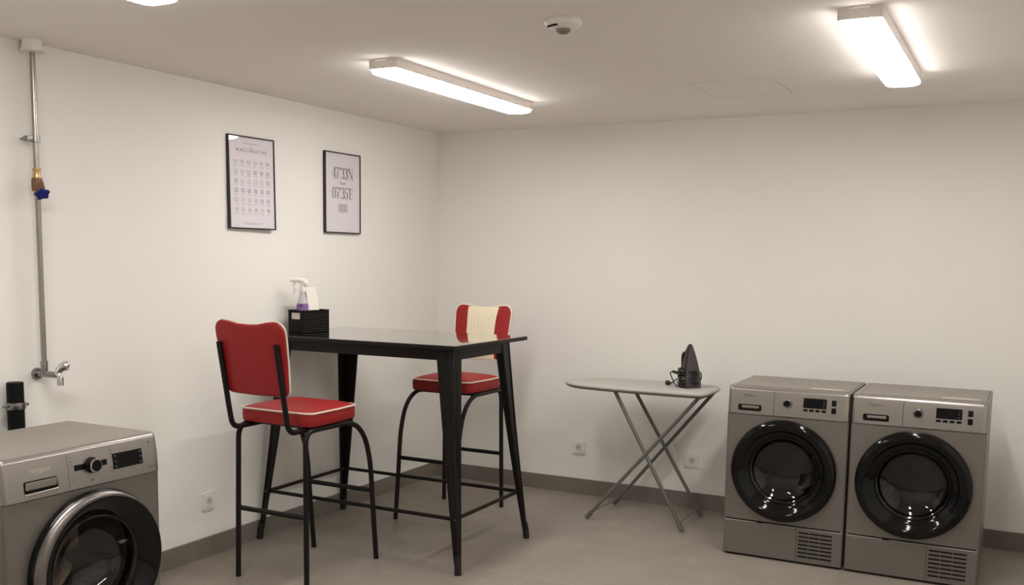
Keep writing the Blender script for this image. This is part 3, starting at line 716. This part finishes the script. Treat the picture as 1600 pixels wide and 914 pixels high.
def washer(loc, rz):
    t = thing('washing_machine', 'silver front-loading washing machine with chrome-ringed door at the left wall', 'washing machine', loc, rz)
    W, D, HH = 0.600, 0.455, 0.85; L = -W/2; zc = 0.716
    cx, cz, R_ = 0.018, 0.455, 0.250
    b = B(); shell(b, W, D, 0.012, zc-0.0015, r=0.014, y0=0.006); box(b, L, -L, 0.054, D+0.004, zc-0.002, HH-0.017)
    front_with_hole(b, L+0.014, -L-0.014, 0.10, zc-0.002, cx, cz, 0.205, 0.006)
    front_y = 0.006
    obj('body', b, M['silver'], t, angle=30)
    b = B(); box(b, L+0.02, -L-0.02, 0.008, 0.03, 0.012, 0.098, bev=0.004); obj('kick_plate', b, M['silver'], t)
    b = B(); box(b, L+0.01, -L-0.01, 0.03, D-0.03, 0.0, 0.014); obj('plinth_foot', b, M['dark_gap'], t)
    b = B(); box(b, L, -L, 0.034, D+0.004, HH-0.018, HH, bev=0.005); obj('lid', b, M['silver_lid'], t)
    b = B(); fascia(b, W-0.001, zc, HH-0.001, 0.0, tilt=0.014, r=0.018); cp = obj('control_panel', b, M['silver_panel'], t, angle=50)
    F = lambda z: fy(0.0, z, zc, HH-0.001, 0.014, 0.018)-0.0005
    b = B(); seam(b, L+0.2285, L+0.2300, zc+0.004, HH-0.019, F); obj('panel_seam', b, M['lid_groove'], cp, smooth=False)
    b = B(); logo(b, L+0.130, 0.802, 0, 0.0190); hug(b, F, 0); obj('brand_lettering', b, M['logo_light'], cp, smooth=False)
    yh = F(0.756)
    b = B(); prism(b, rrect(L+0.070, L+0.186, 0.738, 0.775, 0.006), yh-0.0010, yh+0.003); h = obj('drawer_recess', b, M['dark_gap'], cp, smooth=False)
    b = B(); box(b, L+0.074, L+0.184, yh-0.0030, yh+0.002, 0.748, 0.772, bev=0.0025); obj('drawer_grip', b, M['silver_panel'], h)
    b = B(); tube(b, fillet([(L+0.184, yh-0.002, 0.773), (L+0.190, yh-0.003, 0.738), (L+0.070, yh-0.003, 0.735)], 0.006), 0.0022, 8); obj('drawer_lip', b, M['silver_panel'], h)
    yk = F(0.785); kx = L+0.318; kz = 0.785
    for x0, x1 in ((0.252, 0.293), (0.345, 0.378)):
        b = B(); prism(b, [(L+x0, 0.776), (L+x1, 0.776), (L+x1, 0.794), (L+x0, 0.794)], yk-0.0010, yk+0.003); hug(b, F, yk); obj('indicator_window', b, M['display'], cp, smooth=False)
    b = B(); lathe(b, [(0.0, yk+0.002), (0.0255, yk+0.002), (0.0255, yk-0.006), (0.0235, yk-0.008), (0.0218, yk-0.010), (0.0218, yk-0.021), (0.0, yk-0.021)], 'Y', (kx, 0, kz), 40); k_ = obj('knob', b, M['black_plastic'], cp)
    b = B(); lathe(b, [(0.0180, yk-0.0195), (0.0225, yk-0.0195), (0.0225, yk-0.0225), (0.0208, yk-0.0245), (0.0180, yk-0.0245)], 'Y', (kx, 0, kz), 40, closed=True); obj('knob_ring', b, M['chrome'], k_)
    b = B(); lathe(b, [(0.0, yk-0.0235), (0.0188, yk-0.0240), (0.0180, yk-0.0262), (0.0, yk-0.0270)], 'Y', (kx, 0, kz), 40); obj('knob_cap', b, M['black_plastic'], k_)
    yd = F(0.780)
    b = B(); box(b, L+0.402, L+0.524, yd-0.0016, yd+0.005, 0.755, 0.806); hug(b, F, yd); dd = obj('display', b, M['display'], cp, smooth=False)
    b = B()
    for x in (0.412, 0.515):
        for z in (0.798, 0.781, 0.763): box(b, L+x-0.003, L+x+0.003, yd-0.0021, yd-0.0015, z-0.0022, z+0.0022)
    hug(b, F, yd)
    obj('display_icons', b, M['icon_grey'], dd, smooth=False)
    b = B()
    for k in range(7):
        for s in (0.238, 0.392):
            if 2 <= k <= 3: continue
            box(b, L+s, L+s+0.007, F(0.75+k*0.011)-0.0004, F(0.75+k*0.011)+0.002, 0.749+k*0.0115, 0.7505+k*0.0115)
    box(b, L+0.312, L+0.320, F(0.735)-0.0004, F(0.735)+0.002, 0.735, 0.7395)
    box(b, L+0.545, L+0.585, F(0.735)-0.0004, F(0.735)+0.002, 0.738, 0.7395); box(b, L+0.556, L+0.561, F(0.82)-0.0004, F(0.82)+0.002, 0.818, 0.824)
    obj('printed_marks', b, M['logo_dark'], cp, smooth=False)
    # door: black rim, satin ring, black bowl
    b = B(); lathe(b, [(0.248, 0.008), (0.2510, -0.006), (0.2505, -0.014), (0.246, -0.020), (0.238, 0.0), (0.238, 0.008)], 'Y', (cx, 0, cz), 96, closed=True); dr = obj('door', b, M['black_gloss'], t)
    b = B(); ecc_lathe(b, [(0.2465, -0.014, 0), (0.2460, -0.024, 0), (0.2420, -0.032, 0.002), (0.2360, -0.038, 0.006), (0.2290, -0.039, 0.011), (0.2240, -0.035, 0.015), (0.2220, -0.010, 0.016), (0.238, -0.006, 0)], (cx, 0, cz)); obj('door_ring', b, M['ring_metal'], dr, angle=60)
    b = B(); ecc_lathe(b, [(0.2235, -0.0355, 0.0155), (0.2140, -0.035, 0.014), (0.1860, -0.020, 0.006), (0.1700, -0.004, 0), (0.1640, 0.006, 0), (0.2200, 0.006, 0.015)], (cx, 0, cz)); obj('door_inner_rim', b, M['black_gloss'], dr, angle=60)
    b = B(); lathe(b, Open([(0.166, -0.004), (0.158, -0.004), (0.150, 0.010), (0.138, 0.045), (0.110, 0.075), (0.06, 0.09), (0.0, 0.093)]), 'Y', (cx, 0, cz), 72); obj('door_glass', b, M['washer_glass'], dr, angle=60)
    drum_cavity(t, cx, cz, 0.185, 0.07, 0.30)
    b = B(); lathe(b, Open([(0.205, 0.006), (0.198, 0.03), (0.180, 0.045), (0.188, 0.070)]), 'Y', (cx, 0, cz), 56); obj('door_seal', b, M['rubber'], t)
washer((0.842, -3.512, 0), PI/2)

# ------------------------------------------------------------------ bar table
TX, TY, TZ = 0.615, -1.430, 1.063
t = thing('bar_table', 'tall glossy black metal bar table between the two red chairs', 'table', (TX, TY, 0))
b = B(); box(b, -0.575, 0.575, -0.372, 0.372, TZ-0.021, TZ, bev=0.004, seg=3)
M['table_top'] = mat('glossy_black_table_top', (0.010, 0.009, 0.0085), 0.08, spec=0.45, coat=1.0, coatrough=0.02)
M['table_top'].node_tree.nodes['Principled BSDF'].inputs['Coat IOR'].default_value = 1.45
tt = obj('tabletop', b, [M['table_top'], M['table_black']], t)
for p in tt.data.polygons:
    if p.normal.z < 0.5: p.material_index = 1
b = B()
for s in (-1, 1):
    box(b, -0.505, 0.505, s*0.285-0.006, s*0.285+0.006, 0.985, TZ-0.02, bev=0.002); box(b, s*0.508-0.006, s*0.508+0.006, -0.285, 0.285, 0.985, TZ-0.02, bev=0.002)
obj('apron', b, M['table_black'], t)
for sx in (-1, 1):
    for sy in (-1, 1):
        b = B(); top = Vector((sx*0.515, sy*0.292, TZ-0.022)); ft = Vector((sx*0.600, sy*0.362, 0.05)); n = 14; rings = []
        for k in range(n+1):
            q = k/n; c = top.lerp(ft, q); c += Vector((sx, sy, 0))*(0.004*math.sin(q*PI)*-1)
            wdt = 0.088*(1-q)**1.0+0.026*q; th = 0.010+0.006*q
            # L section with a rounded outer corner and a pressed rib, corner points outwards
            sec = [(-wdt, 0), (-wdt*0.55, 0.0), (-wdt*0.42, -0.005), (-wdt*0.25, -0.005), (-0.010, 0), (-0.003, -0.003), (0, -0.010), (-0.005, -wdt*0.25), (-0.005, -wdt*0.42), (0, -wdt*0.55), (0, -wdt),
                   (-th, -wdt), (-th, -th), (-wdt, -th)]
            rings.append([b.verts.new((c.x+sx*u, c.y+sy*v, c.z)) for u, v in sec])
        m_ = len(rings[0])
        for a, c in zip(rings[:-1], rings[1:]):
            for k in range(m_): b.faces.new((a[k], a[(k+1) % m_], c[(k+1) % m_], c[k]))
        b.faces.new(rings[0]); b.faces.new(rings[-1])
        lg = obj('leg', b, M['table_black'], t, angle=35)
        b = B(); tube(b, [(sx*0.586, sy*0.349, 0.085), (sx*0.590, sy*0.353, 0.05), (sx*0.594, sy*0.357, 0.0)], [0.014, 0.0165, 0.0165], 16); obj('foot_cap', b, M['rubber'], lg)
        b = B(); lathe(b, [(0.0, 0.0), (0.006, 0.0), (0.005, 0.004), (0.0, 0.005)], 'Y', (0, 0, 0), 12)
        bmesh.ops.rotate(b, cent=(0, 0, 0), matrix=Matrix.Rotation(0 if sy < 0 else PI, 3, 'Z'), verts=b.verts)
        bmesh.ops.scale(b, vec=(1, -1, 1), verts=b.verts)
        p = (sx*(0.5815), sy*0.3505, 0.252) if sy < 0 else (sx*0.5815, sy*0.3505, 0.252)
        bmesh.ops.translate(b, vec=(sx*0.568, sy*0.3385, 0.252), verts=b.verts); obj('bolt', b, M['soft_chrome'], lg)
zb = 0.252
for s in (-1, 1):
    b = B(); tube(b, [(-0.560, s*0.327, zb), (0.560, s*0.327, zb)], 0.0095, 12); obj('stretcher', b, M['table_black'], t)
    b = B(); tube(b, [(s*0.557, -0.330, zb), (s*0.557, 0.330, zb)], 0.0095, 12); obj('stretcher', b, M['table_black'], t)

# ------------------------------------------------------------------ red diner bar chairs
def cushion(bm, outline, y0, y1, puff0, puff1, edge=0.008, plane='XY', nin=5):
    """pillow body: outline extruded between two faces that bulge"""
    n = len(outline); cx = sum(p[0] for p in outline)/n; cy = sum(p[1] for p in outline)/n
    def P(u, v, d):
        return (u, v, d) if plane == 'XY' else (u, d, v)
    def loop(sc, d, ins=0.0):
        out = []
        for i, (u, v) in enumerate(outline):
            a, c = outline[i-1], outline[(i+1) % n]
            tx, ty = c[0]-a[0], c[1]-a[1]; l = math.hypot(tx, ty) or 1; nx, ny = ty/l, -tx/l
            if (u-cx)*nx+(v-cy)*ny < 0: nx, ny = -nx, -ny
            uu, vv = cx+(u-cx)*sc-nx*ins, cy+(v-cy)*sc-ny*ins; out.append(bm.verts.new(P(uu, vv, d)))
        return out
    R = []
    sg0, sg1 = (1 if y1 > y0 else -1), None
    s = 1 if y1 > y0 else -1
    for k in range(nin, 0, -1):
        q = k/nin; sc = 1-q*0.92
        R.append(loop(sc, y0-s*puff0*(1-(1-q)**2.2)))
    R.append(loop(1, y0+s*edge*0.0, edge*0.7)); R.append(loop(1, y0+s*edge*0.6, edge*0.1)); R.append(loop(1, y0+s*(abs(y1-y0))*0.5, -0.002)); R.append(loop(1, y1-s*edge*0.6, edge*0.1)); R.append(loop(1, y1, edge*0.7))
    for k in range(1, nin+1):
        q = k/nin; sc = 1-q*0.92
        R.append(loop(sc, y1+s*puff1*(1-(1-q)**2.2)))
    for a, c in zip(R[:-1], R[1:]):
        for k in range(n): bm.faces.new((a[k], a[(k+1) % n], c[(k+1) % n], c[k]))
    bm.faces.new(R[0]); bm.faces.new(R[-1])

def back_y(z):   # rear face of the backrest leans backwards: local y of the post line at height z
    return -0.355-(z-0.79)*0.19
def bar_chair(loc, rz, label):
    t = thing('bar_chair', label, 'bar chair', loc, rz, 'red bar chairs at the black table')
    # seat
    sw, y0, y1, zs0, zs1 = 0.204, -0.246, 0.116, 0.716, 0.780
    out = [(-sw+0.01, y1-0.045)] + [(-sw+0.045-0.035*math.cos(a), y1-0.045+0.045*math.sin(a)) for a in [PI/2*k/5 for k in range(1, 6)]] + [(0, y1+0.008)] \
        + [(sw-0.045+0.035*math.sin(a), y1-0.045+0.045*math.cos(a)) for a in [PI/2*k/5 for k in range(0, 6)]] \
        + [(sw, -0.05), (sw, y0+0.040)] + [(sw-0.038+0.038*math.cos(a), y0+0.038-0.034*math.sin(a)) for a in [PI/2*k/5 for k in range(1, 6)]] + [(0, y0-0.002)] \
        + [(-sw+0.038-0.038*math.sin(a), y0+0.038-0.034*math.cos(a)) for a in [PI/2*k/5 for k in range(0, 6)]] + [(-sw, -0.05)]
    b = B(); cushion(b, out, zs0, zs1, 0.002, 0.026); st = obj('seat', b, M['red'], t, angle=70)
    b = B(); tube(b, [(u*1.004, v*1.004, zs1-0.003) for u, v in out], 0.0042, 8, closed=True); obj('piping', b, M['piping'], st)
    # backrest, built upright then leaned
    hw = 0.188; zb0, zb1 = 0.860, 1.187
    o2 = [(-hw+0.055, zb0+0.002), (0, zb0), (hw-0.055, zb0+0.002)] + [(hw-0.045+0.028*math.sin(a), zb0+0.040-0.038*math.cos(a)) for a in [PI/2*k/4 for k in range(1, 5)]]
    o2 += [(hw-0.006, zb0+0.15), (hw, zb1-0.075)] + [(hw-0.045+0.045*math.cos(a), zb1-0.05+0.045*math.sin(a)) for a in [PI/2*k/6 for k in range(0, 7)]]
    o2 += [(hw-0.085, zb1-0.009), (0.055, zb1-0.019), (0, zb1-0.021), (-0.055, zb1-0.019), (-hw+0.085, zb1-0.009)]
    o2 += [(-hw+0.045-0.045*math.sin(a), zb1-0.05+0.045*math.cos(a)) for a in [PI/2*k/6 for k in range(0, 7)]] + [(-hw, zb1-0.075), (-hw+0.006, zb0+0.15)]
    o2 += [(-hw+0.045-0.028*math.cos(a), zb0+0.040-0.038*math.sin(a)) for a in [PI/2*k/4 for k in range(0, 4)]]
    # tidy the order (counter-clockwise)
    th = 0.023
    def lean(bm):
        for v in bm.verts:
            x, y, z = v.co; v.co = (x, y+back_y(z)+0.009+0.20*x*x, z)
    b = B(); cushion(b, o2, 0.0, th, 0.002, 0.016, plane='XZ'); lean(b); bk = obj('backrest', b, M['red'], t, angle=70)
    b = B(); tube(b, [(u*1.006, th-0.003, zb0+(v-zb0)*1.003) for u, v in o2], 0.0045, 8, closed=True); lean(b); obj('piping', b, M['piping'], bk)
    # pleated cream stripe down the front of the backrest
    b = B(); nx, nz = 40, 16
    g = []
    for j in range(nz+1):
        q = j/nz; row = []
        z = (zb0+0.004)*(1-q)+(zb1-0.016)*q; wv = 0.093+0.011*abs(2*q-1)**2.0
        for i in range(nx+1):
            s_ = -1+2*i/nx; pl = 0.0016*abs(math.sin(i*PI/5))
            bul = 0.019*(1-(abs(2*q-1))**4)
            row.append(b.verts.new((s_*wv, th+0.0035+bul*(1-0.35*s_*s_*0.5)+pl, z)))
        g.append(row)
    for j in range(nz):
        for i in range(nx): b.faces.new((g[j][i], g[j][i+1], g[j+1][i+1], g[j+1][i]))
    # closed underside so that the stripe is a real pad
    g2 = [[b.verts.new((v.co.x, th-0.006, v.co.z)) for v in (row[0], row[-1])] for row in g]
    for j in range(nz):
        b.faces.new((g[j][0], g[j+1][0], g2[j+1][0], g2[j][0])); b.faces.new((g[j][-1], g[j+1][-1], g2[j+1][1], g2[j][1])); b.faces.new((g2[j][0], g2[j][1], g2[j+1][1], g2[j+1][0]))
    b.faces.new([g2[0][0]]+g[0]+[g2[0][1]]); b.faces.new([g2[-1][0]]+g[-1]+[g2[-1][1]])
    lean(b); obj('backrest_stripe', b, M['cream'], bk)
    # tubes
    R_ = 0.0122; mt = M['black_metal']
    for s in (-1, 1):
        x = s*0.190
        b = B(); tube(b, fillet([(s*0.197, -0.273, 0.0), (x, -0.264, 0.702), (x, -0.10, 0.702)], 0.060, 8), R_, 12); obj('leg', b, mt, t)
        b = B(); tube(b, spline([(x, -0.02, 0.702), (x, 0.050, 0.698), (x, 0.120, 0.668), (x, 0.172, 0.610), (x, 0.204, 0.530), (x, 0.222, 0.440), (x, 0.240, 0.250), (x, 0.266, 0.0)], 6), R_, 12); obj('leg', b, mt, t)
        b = B(); tube(b, [(x, -0.10, 0.702), (x, -0.02, 0.702)], R_+0.0004, 12); obj('side_rail', b, mt, t)
        b = B(); xp = s*0.158
        tube(b, fillet([(xp, back_y(1.088), 1.088), (xp, back_y(0.79), 0.79), (xp, -0.335, 0.702), (xp, -0.15, 0.702)], [0.10, 0.062], 8), R_, 12); obj('back_post', b, mt, t)
        for yy in (-0.035, 0.045):
            b = B(); tube(b, [(s*0.172, yy, 0.694), (s*0.172, yy, 0.712)], 0.011, 12); obj('seat_bracket', b, mt, t)
    b = B(); box(b, -0.172, 0.172, -0.205, 0.085, 0.703, 0.716, bev=0.003); obj('seat_pan', b, mt, t)
    b = B(); tube(b, [(-0.190, -0.269, 0.322), (0.190, -0.269, 0.322)], 0.0115, 12); obj('stretcher', b, mt, t)
    b = B(); tube(b, [(-0.190, 0.2315, 0.345), (0.190, 0.2315, 0.345)], 0.0115, 12); obj('stretcher', b, mt, t)
    return t
c1 = bar_chair((0.545, -2.030, 0), 0, 'red bar chair seen from behind, in front of the black table')
dup(c1, (0.594, -0.835, 0), PI, 'red bar chair with cream striped backrest on the far side of the black table')

# ------------------------------------------------------------------ basket on the table with its contents
BX, BY, BR = 0.130, -1.508, math.radians(-7)
t = thing('basket', 'small black woven basket at the left end of the black table', 'basket', (BX, BY, TZ), BR)
bw, bd, bh, th = 0.056, 0.093, 0.114, 0.004
b = B()
box(b, -bw, bw, -bd, bd, 0, 0.004)
box(b, bw-th, bw, -bd, bd, 0.004, bh, bev=0.001, seg=1); box(b, -bw, -bw+th, -bd, bd, 0.004, bh, bev=0.001, seg=1); box(b, -bw+th, bw-th, bd-th, bd, 0.004, bh, bev=0.001, seg=1)
box(b, -bw+th, bw-th, -bd, -bd+th, 0.004, 0.070); box(b, -bw+th, -0.036, -bd, -bd+th, 0.070, 0.104); box(b, 0.030, bw-th, -bd, -bd+th, 0.070, 0.104); box(b, -bw+th, bw-th, -bd, -bd+th, 0.104, bh)
bs = obj('woven_body', b, M['wicker'], t)
b = B(); tube(b, fillet([(-bw, -bd, bh), (bw, -bd, bh), (bw, bd, bh), (-bw, bd, bh), (-bw, -bd, bh)], 0.006, 4), 0.0030, 8); obj('rim', b, M['wicker'], t)
b = B(); box(b, -0.044, 0.040, -bd+0.0045, -bd+0.007, 0.040, 0.107); obj('label_card', b, M['label_white'], t, smooth=False)
def rot(v): c, s = math.cos(BR), math.sin(BR); return (BX+v[0]*c-v[1]*s, BY+v[0]*s+v[1]*c, TZ+v[2])
# spray bottle
t = thing('spray_bottle', 'white trigger spray bottle with purple label standing in the black basket', 'spray bottle', rot((0.004, -0.048, 0.0045)), math.radians(28))
b = B(); n = 24; rings = []
for z, rx, ry in ((0, .030, .020), (.004, .034, .023), (.060, .035, .024), (.110, .033, .023), (.150, .026, .020), (.185, .016, .015), (.200, .0125, .0125), (.215, .0125, .0125)):
    rings.append([b.verts.new((rx*math.cos(2*PI*k/n), ry*math.sin(2*PI*k/n), z)) for k in range(n)])
for a, c in zip(rings[:-1], rings[1:]):
    for k in range(n): b.faces.new((a[k], a[(k+1) % n], c[(k+1) % n], c[k]))
b.faces.new(rings[0][::-1]); b.faces.new(rings[-1]); obj('bottle_body', b, M['clear_plastic'], t)
b = B(); n = 24; g = []
for z in (0.030, 0.135, 0.146): 
    e = 0.0014; rx, ry = (.0352, .0242) if z < .1 else ((.0300, .0215) if z < 0.14 else (0.0278, 0.0205))
    g.append([b.verts.new(((rx+e)*math.cos(a), (ry+e)*math.sin(a), z)) for a in [math.radians(190+160*k/16) for k in range(17)]])
for a, c in zip(g[:-1], g[1:]):
    for k in range(16): b.faces.new((a[k], a[k+1], c[k+1], c[k]))
lb = obj('bottle_label', b, M['purple'], t)
b = B(); prism(b, [(0.009*math.cos(k*PI/8)-0.004, 0.134+0.007*math.sin(k*PI/8)) for k in range(16)], -0.0245, -0.0225); obj('label_motif', b, M['violet'], lb)
b = B(); lathe(b, [(0, .205), (.016, .205), (.0165, .222), (.014, .230), (0, .230)], 'Z', seg=20)
tube(b, spline([(.016, 0, .234), (.015, 0, .252), (-.002, 0, .264), (-.040, 0, .267), (-.063, 0, .264)], 5), [.008, .010, .012, .013, .014, .0150, .0150, .0150, .0145, .014, .013, .013, .013, .012, .012, .012, .011, .011, .010, .009, .008], 14)
tube(b, [(0, 0, .228), (0, 0, .256)], .012, 14); obj('spray_head', b, M['white_plastic'], t)
b = B(); tube(b, spline([(-.038, 0, .258), (-.046, 0, .240), (-.040, 0, .222), (-.050, 0, .200)], 5), .0065, 10); obj('trigger', b, M['white_plastic'], t)
# leaning cream carton
t = thing('carton', 'cream carton leaning in the black basket behind the spray bottle', 'carton', rot((0.012, 0.040, 0.006)), BR)
b = B(); box(b, -0.012, 0.012, -0.038, 0.038, 0, 0.225, bev=0.0015)
for v in b.verts: v.co.x += -0.004-v.co.z*0.10; v.co.y += -v.co.z*0.10
obj('carton_body', b, M['carton'], t)
b = B(); box(b, -0.0118, 0.0118, -0.0388, -0.0380, 0.004, 0.221)  # thin grey slab: the cream carton's shadow side painted as colour
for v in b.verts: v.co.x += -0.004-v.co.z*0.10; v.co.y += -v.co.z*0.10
obj('carton_side_shade', b, M['carton_side_shade'], t, smooth=False)

# ------------------------------------------------------------------ ironing board
ZB = 0.768
t = thing('ironing_board', 'small ironing board with light grey cover before the back wall', 'ironing board', (1.60, -0.36, 0))
ol = [(1.128, -.40), (1.145, -.335), (1.205, -.275), (1.285, -.225), (1.40, -.190), (1.60, -.172), (1.80, -.172), (1.92, -.185), (1.975, -.225), (1.990, -.30), (1.992, -.46), (1.985, -.540), (1.940, -.570), (1.80, -.575), (1.60, -.575), (1.42, -.565), (1.285, -.545), (1.205, -.515), (1.145, -.465)]
ol = [(p.x-1.60, p.y+.36) for p in spline([(x, y, 0) for x, y in ol], 5, closed=True)]
b = B(); cushion(b, ol, ZB-0.027, ZB, 0.0, 0.001, edge=0.014); obj('cover', b, M['cover'], t, angle=70)
b = B(); prism(b, [(u*0.955, v*0.92) for u, v in ol], ZB-0.033, ZB-0.026, plane='XY'); obj('board_plate', b, M['board_under'], t)
def lg(p, q, name='leg'):
    b = B(); P, Q = Vector(p)-Vector((1.6, -.36, 0)), Vector(q)-Vector((1.6, -.36, 0)); tube(b, [P, Q], 0.0102, 12); o = obj(name, b, M['green_tube'], t)
    b = B(); d = (Q-P).normalized(); e = P+d*0.045; tube(b, [P, e], 0.0132, 12); obj('foot_cap', b, M['green_tube'], o); return o
zt = ZB-0.032
lg((1.333, -.560, 0.011), (1.945, -.515, zt)); lg((1.350, -.172, 0.011), (1.955, -.265, zt))
lg((1.886, -.548, 0.011), (1.468, -.515, zt)); lg((1.883, -.180, 0.011), (1.480, -.265, zt))
def rod(p, q, r=0.004):
    b = B(); tube(b, [Vector(p)-Vector((1.6, -.36, 0)), Vector(q)-Vector((1.6, -.36, 0))], r, 10); obj('cross_rod', b, M['green_tube'], t)
rod((1.865, -.547, .045), (1.862, -.184, .045), .0028); rod((1.362, -.556, .045), (1.378, -.176, .045), .0028)
rod((1.945, -.515, zt-.004), (1.955, -.265, zt-.004), .0075); rod((1.468, -.515, zt-.004), (1.480, -.265, zt-.004), .0075)

# ------------------------------------------------------------------ steam iron standing on its heel
IRZ = math.radians(-30)
t = thing('steam_iron', 'black steam iron standing upright on the light grey ironing board', 'iron', (1.853, -0.385, ZB+0.002), IRZ)
# local: sole plate faces +x, tip up (z), width along y
def sole_half(z):      # half width at height z, 0..0.235
    q = z/0.238
    return 0.053*max(0.0, (1-q**1.85))**0.90 if q < 1 else 0.0
zs = [0.238*(k/22) for k in range(23)]
outline = [(sole_half(z), z) for z in zs]+[(-sole_half(z), z) for z in zs[::-1][1:]]
outline = [(y*(0.90+0.10*min(1, z/0.04)), z) for y, z in outline]
b = B(); prism(b, outline, 0.030, 0.036, plane='YZ'); obj('soleplate', b, M['sole'], t)
b = B(); rings = []
for d, s, dz in ((0.0305, 0.985, 0), (0.020, 0.99, 0), (0.006, 0.93, 0.001), (-0.008, 0.80, 0.006), (-0.022, 0.66, 0.012), (-0.036, 0.46, 0.012), (-0.040, 0.36, 0.012)):
    rings.append([b.verts.new((d, y*s, 0.002+z*(1-(1-s)*0.55)+dz*0)) for y, z in outline])
for a, c in zip(rings[:-1], rings[1:]):
    for k in range(len(a)): b.faces.new((a[k], a[(k+1) % len(a)], c[(k+1) % len(a)], c[k]))
b.faces.new(rings[-1]); b.faces.new(rings[0]); bo = obj('iron_body', b, M['iron_maroon'], t)
b = B(); tube(b, spline([(-0.008, 0, 0.178), (-0.022, 0, 0.182), (-0.034, 0, 0.165), (-0.040, 0, 0.110), (-0.046, 0, 0.060), (-0.045, 0, 0.022), (-0.010, 0, 0.012)], 6), 0.0135, 14); obj('handle', b, M['iron_black'], t)
b = B(); prism(b, rrect(-0.046, 0.046, 0.0, 0.040, 0.010), -0.030, 0.028, plane='YZ'); obj('heel', b, M['iron_black'], t)
b = B(); lathe(b, [(0, 0), (.014, 0), (.016, .006), (.015, .014), (0, .016)], 'Z', (-0.020, 0, 0.172), 20); obj('dial', b, M['iron_black'], t)
b = B(); box(b, -0.080, -0.020, -0.026, 0.026, 0.001, 0.036, bev=0.008, seg=3); obj('water_tank', b, M['iron_lilac'], t)
b = B(); tube(b, [(-0.046, -0.010, 0.068), (-0.100, -0.026, 0.078)], [0.011, 0.008], 12)
for k in range(9):
    z = 0.020+0.0092*k; pr = []
    for j in range(33):
        a = 2*PI*j/32; pr.append((-0.006+0.049*math.cos(a)+0.002*math.sin(3*a+k), 0.057*math.sin(a), z+0.006*math.sin(a+k*1.3)))
    tube(b, pr, 0.0050, 8)
tube(b, spline([(-0.100, -0.026, 0.078), (-0.116, -0.030, 0.070), (-0.112, -0.030, 0.052), (-0.098, -0.026, 0.020), (-0.080, -0.030, 0.006), (-0.055, -0.040, 0.006), (-0.02, -0.055, 0.006)], 8), 0.0034, 8)
tube(b, spline([(-0.05, -0.04, 0.045), (-0.085, -0.028, 0.032), (-0.105, -0.030, 0.016), (-0.118, -0.036, 0.012)], 8), 0.0034, 8)
tube(b, spline([(0.02, 0.045, 0.095), (0.028, 0.062, 0.075), (0.024, 0.064, 0.045), (0.010, 0.055, 0.020)], 8), 0.0034, 8)
obj('power_cord', b, M['iron_black'], t)
b = B(); tube(b, [(-0.114, -0.034, 0.013), (-0.124, -0.040, 0.014), (-0.138, -0.048, 0.014)], [0.007, 0.013, 0.0125], 14); obj('plug', b, M['iron_black'], t)
for o in kids(t):       # the body rakes back from the heel
    for v in o.data.vertices: v.co.x -= 0.13*v.co.z
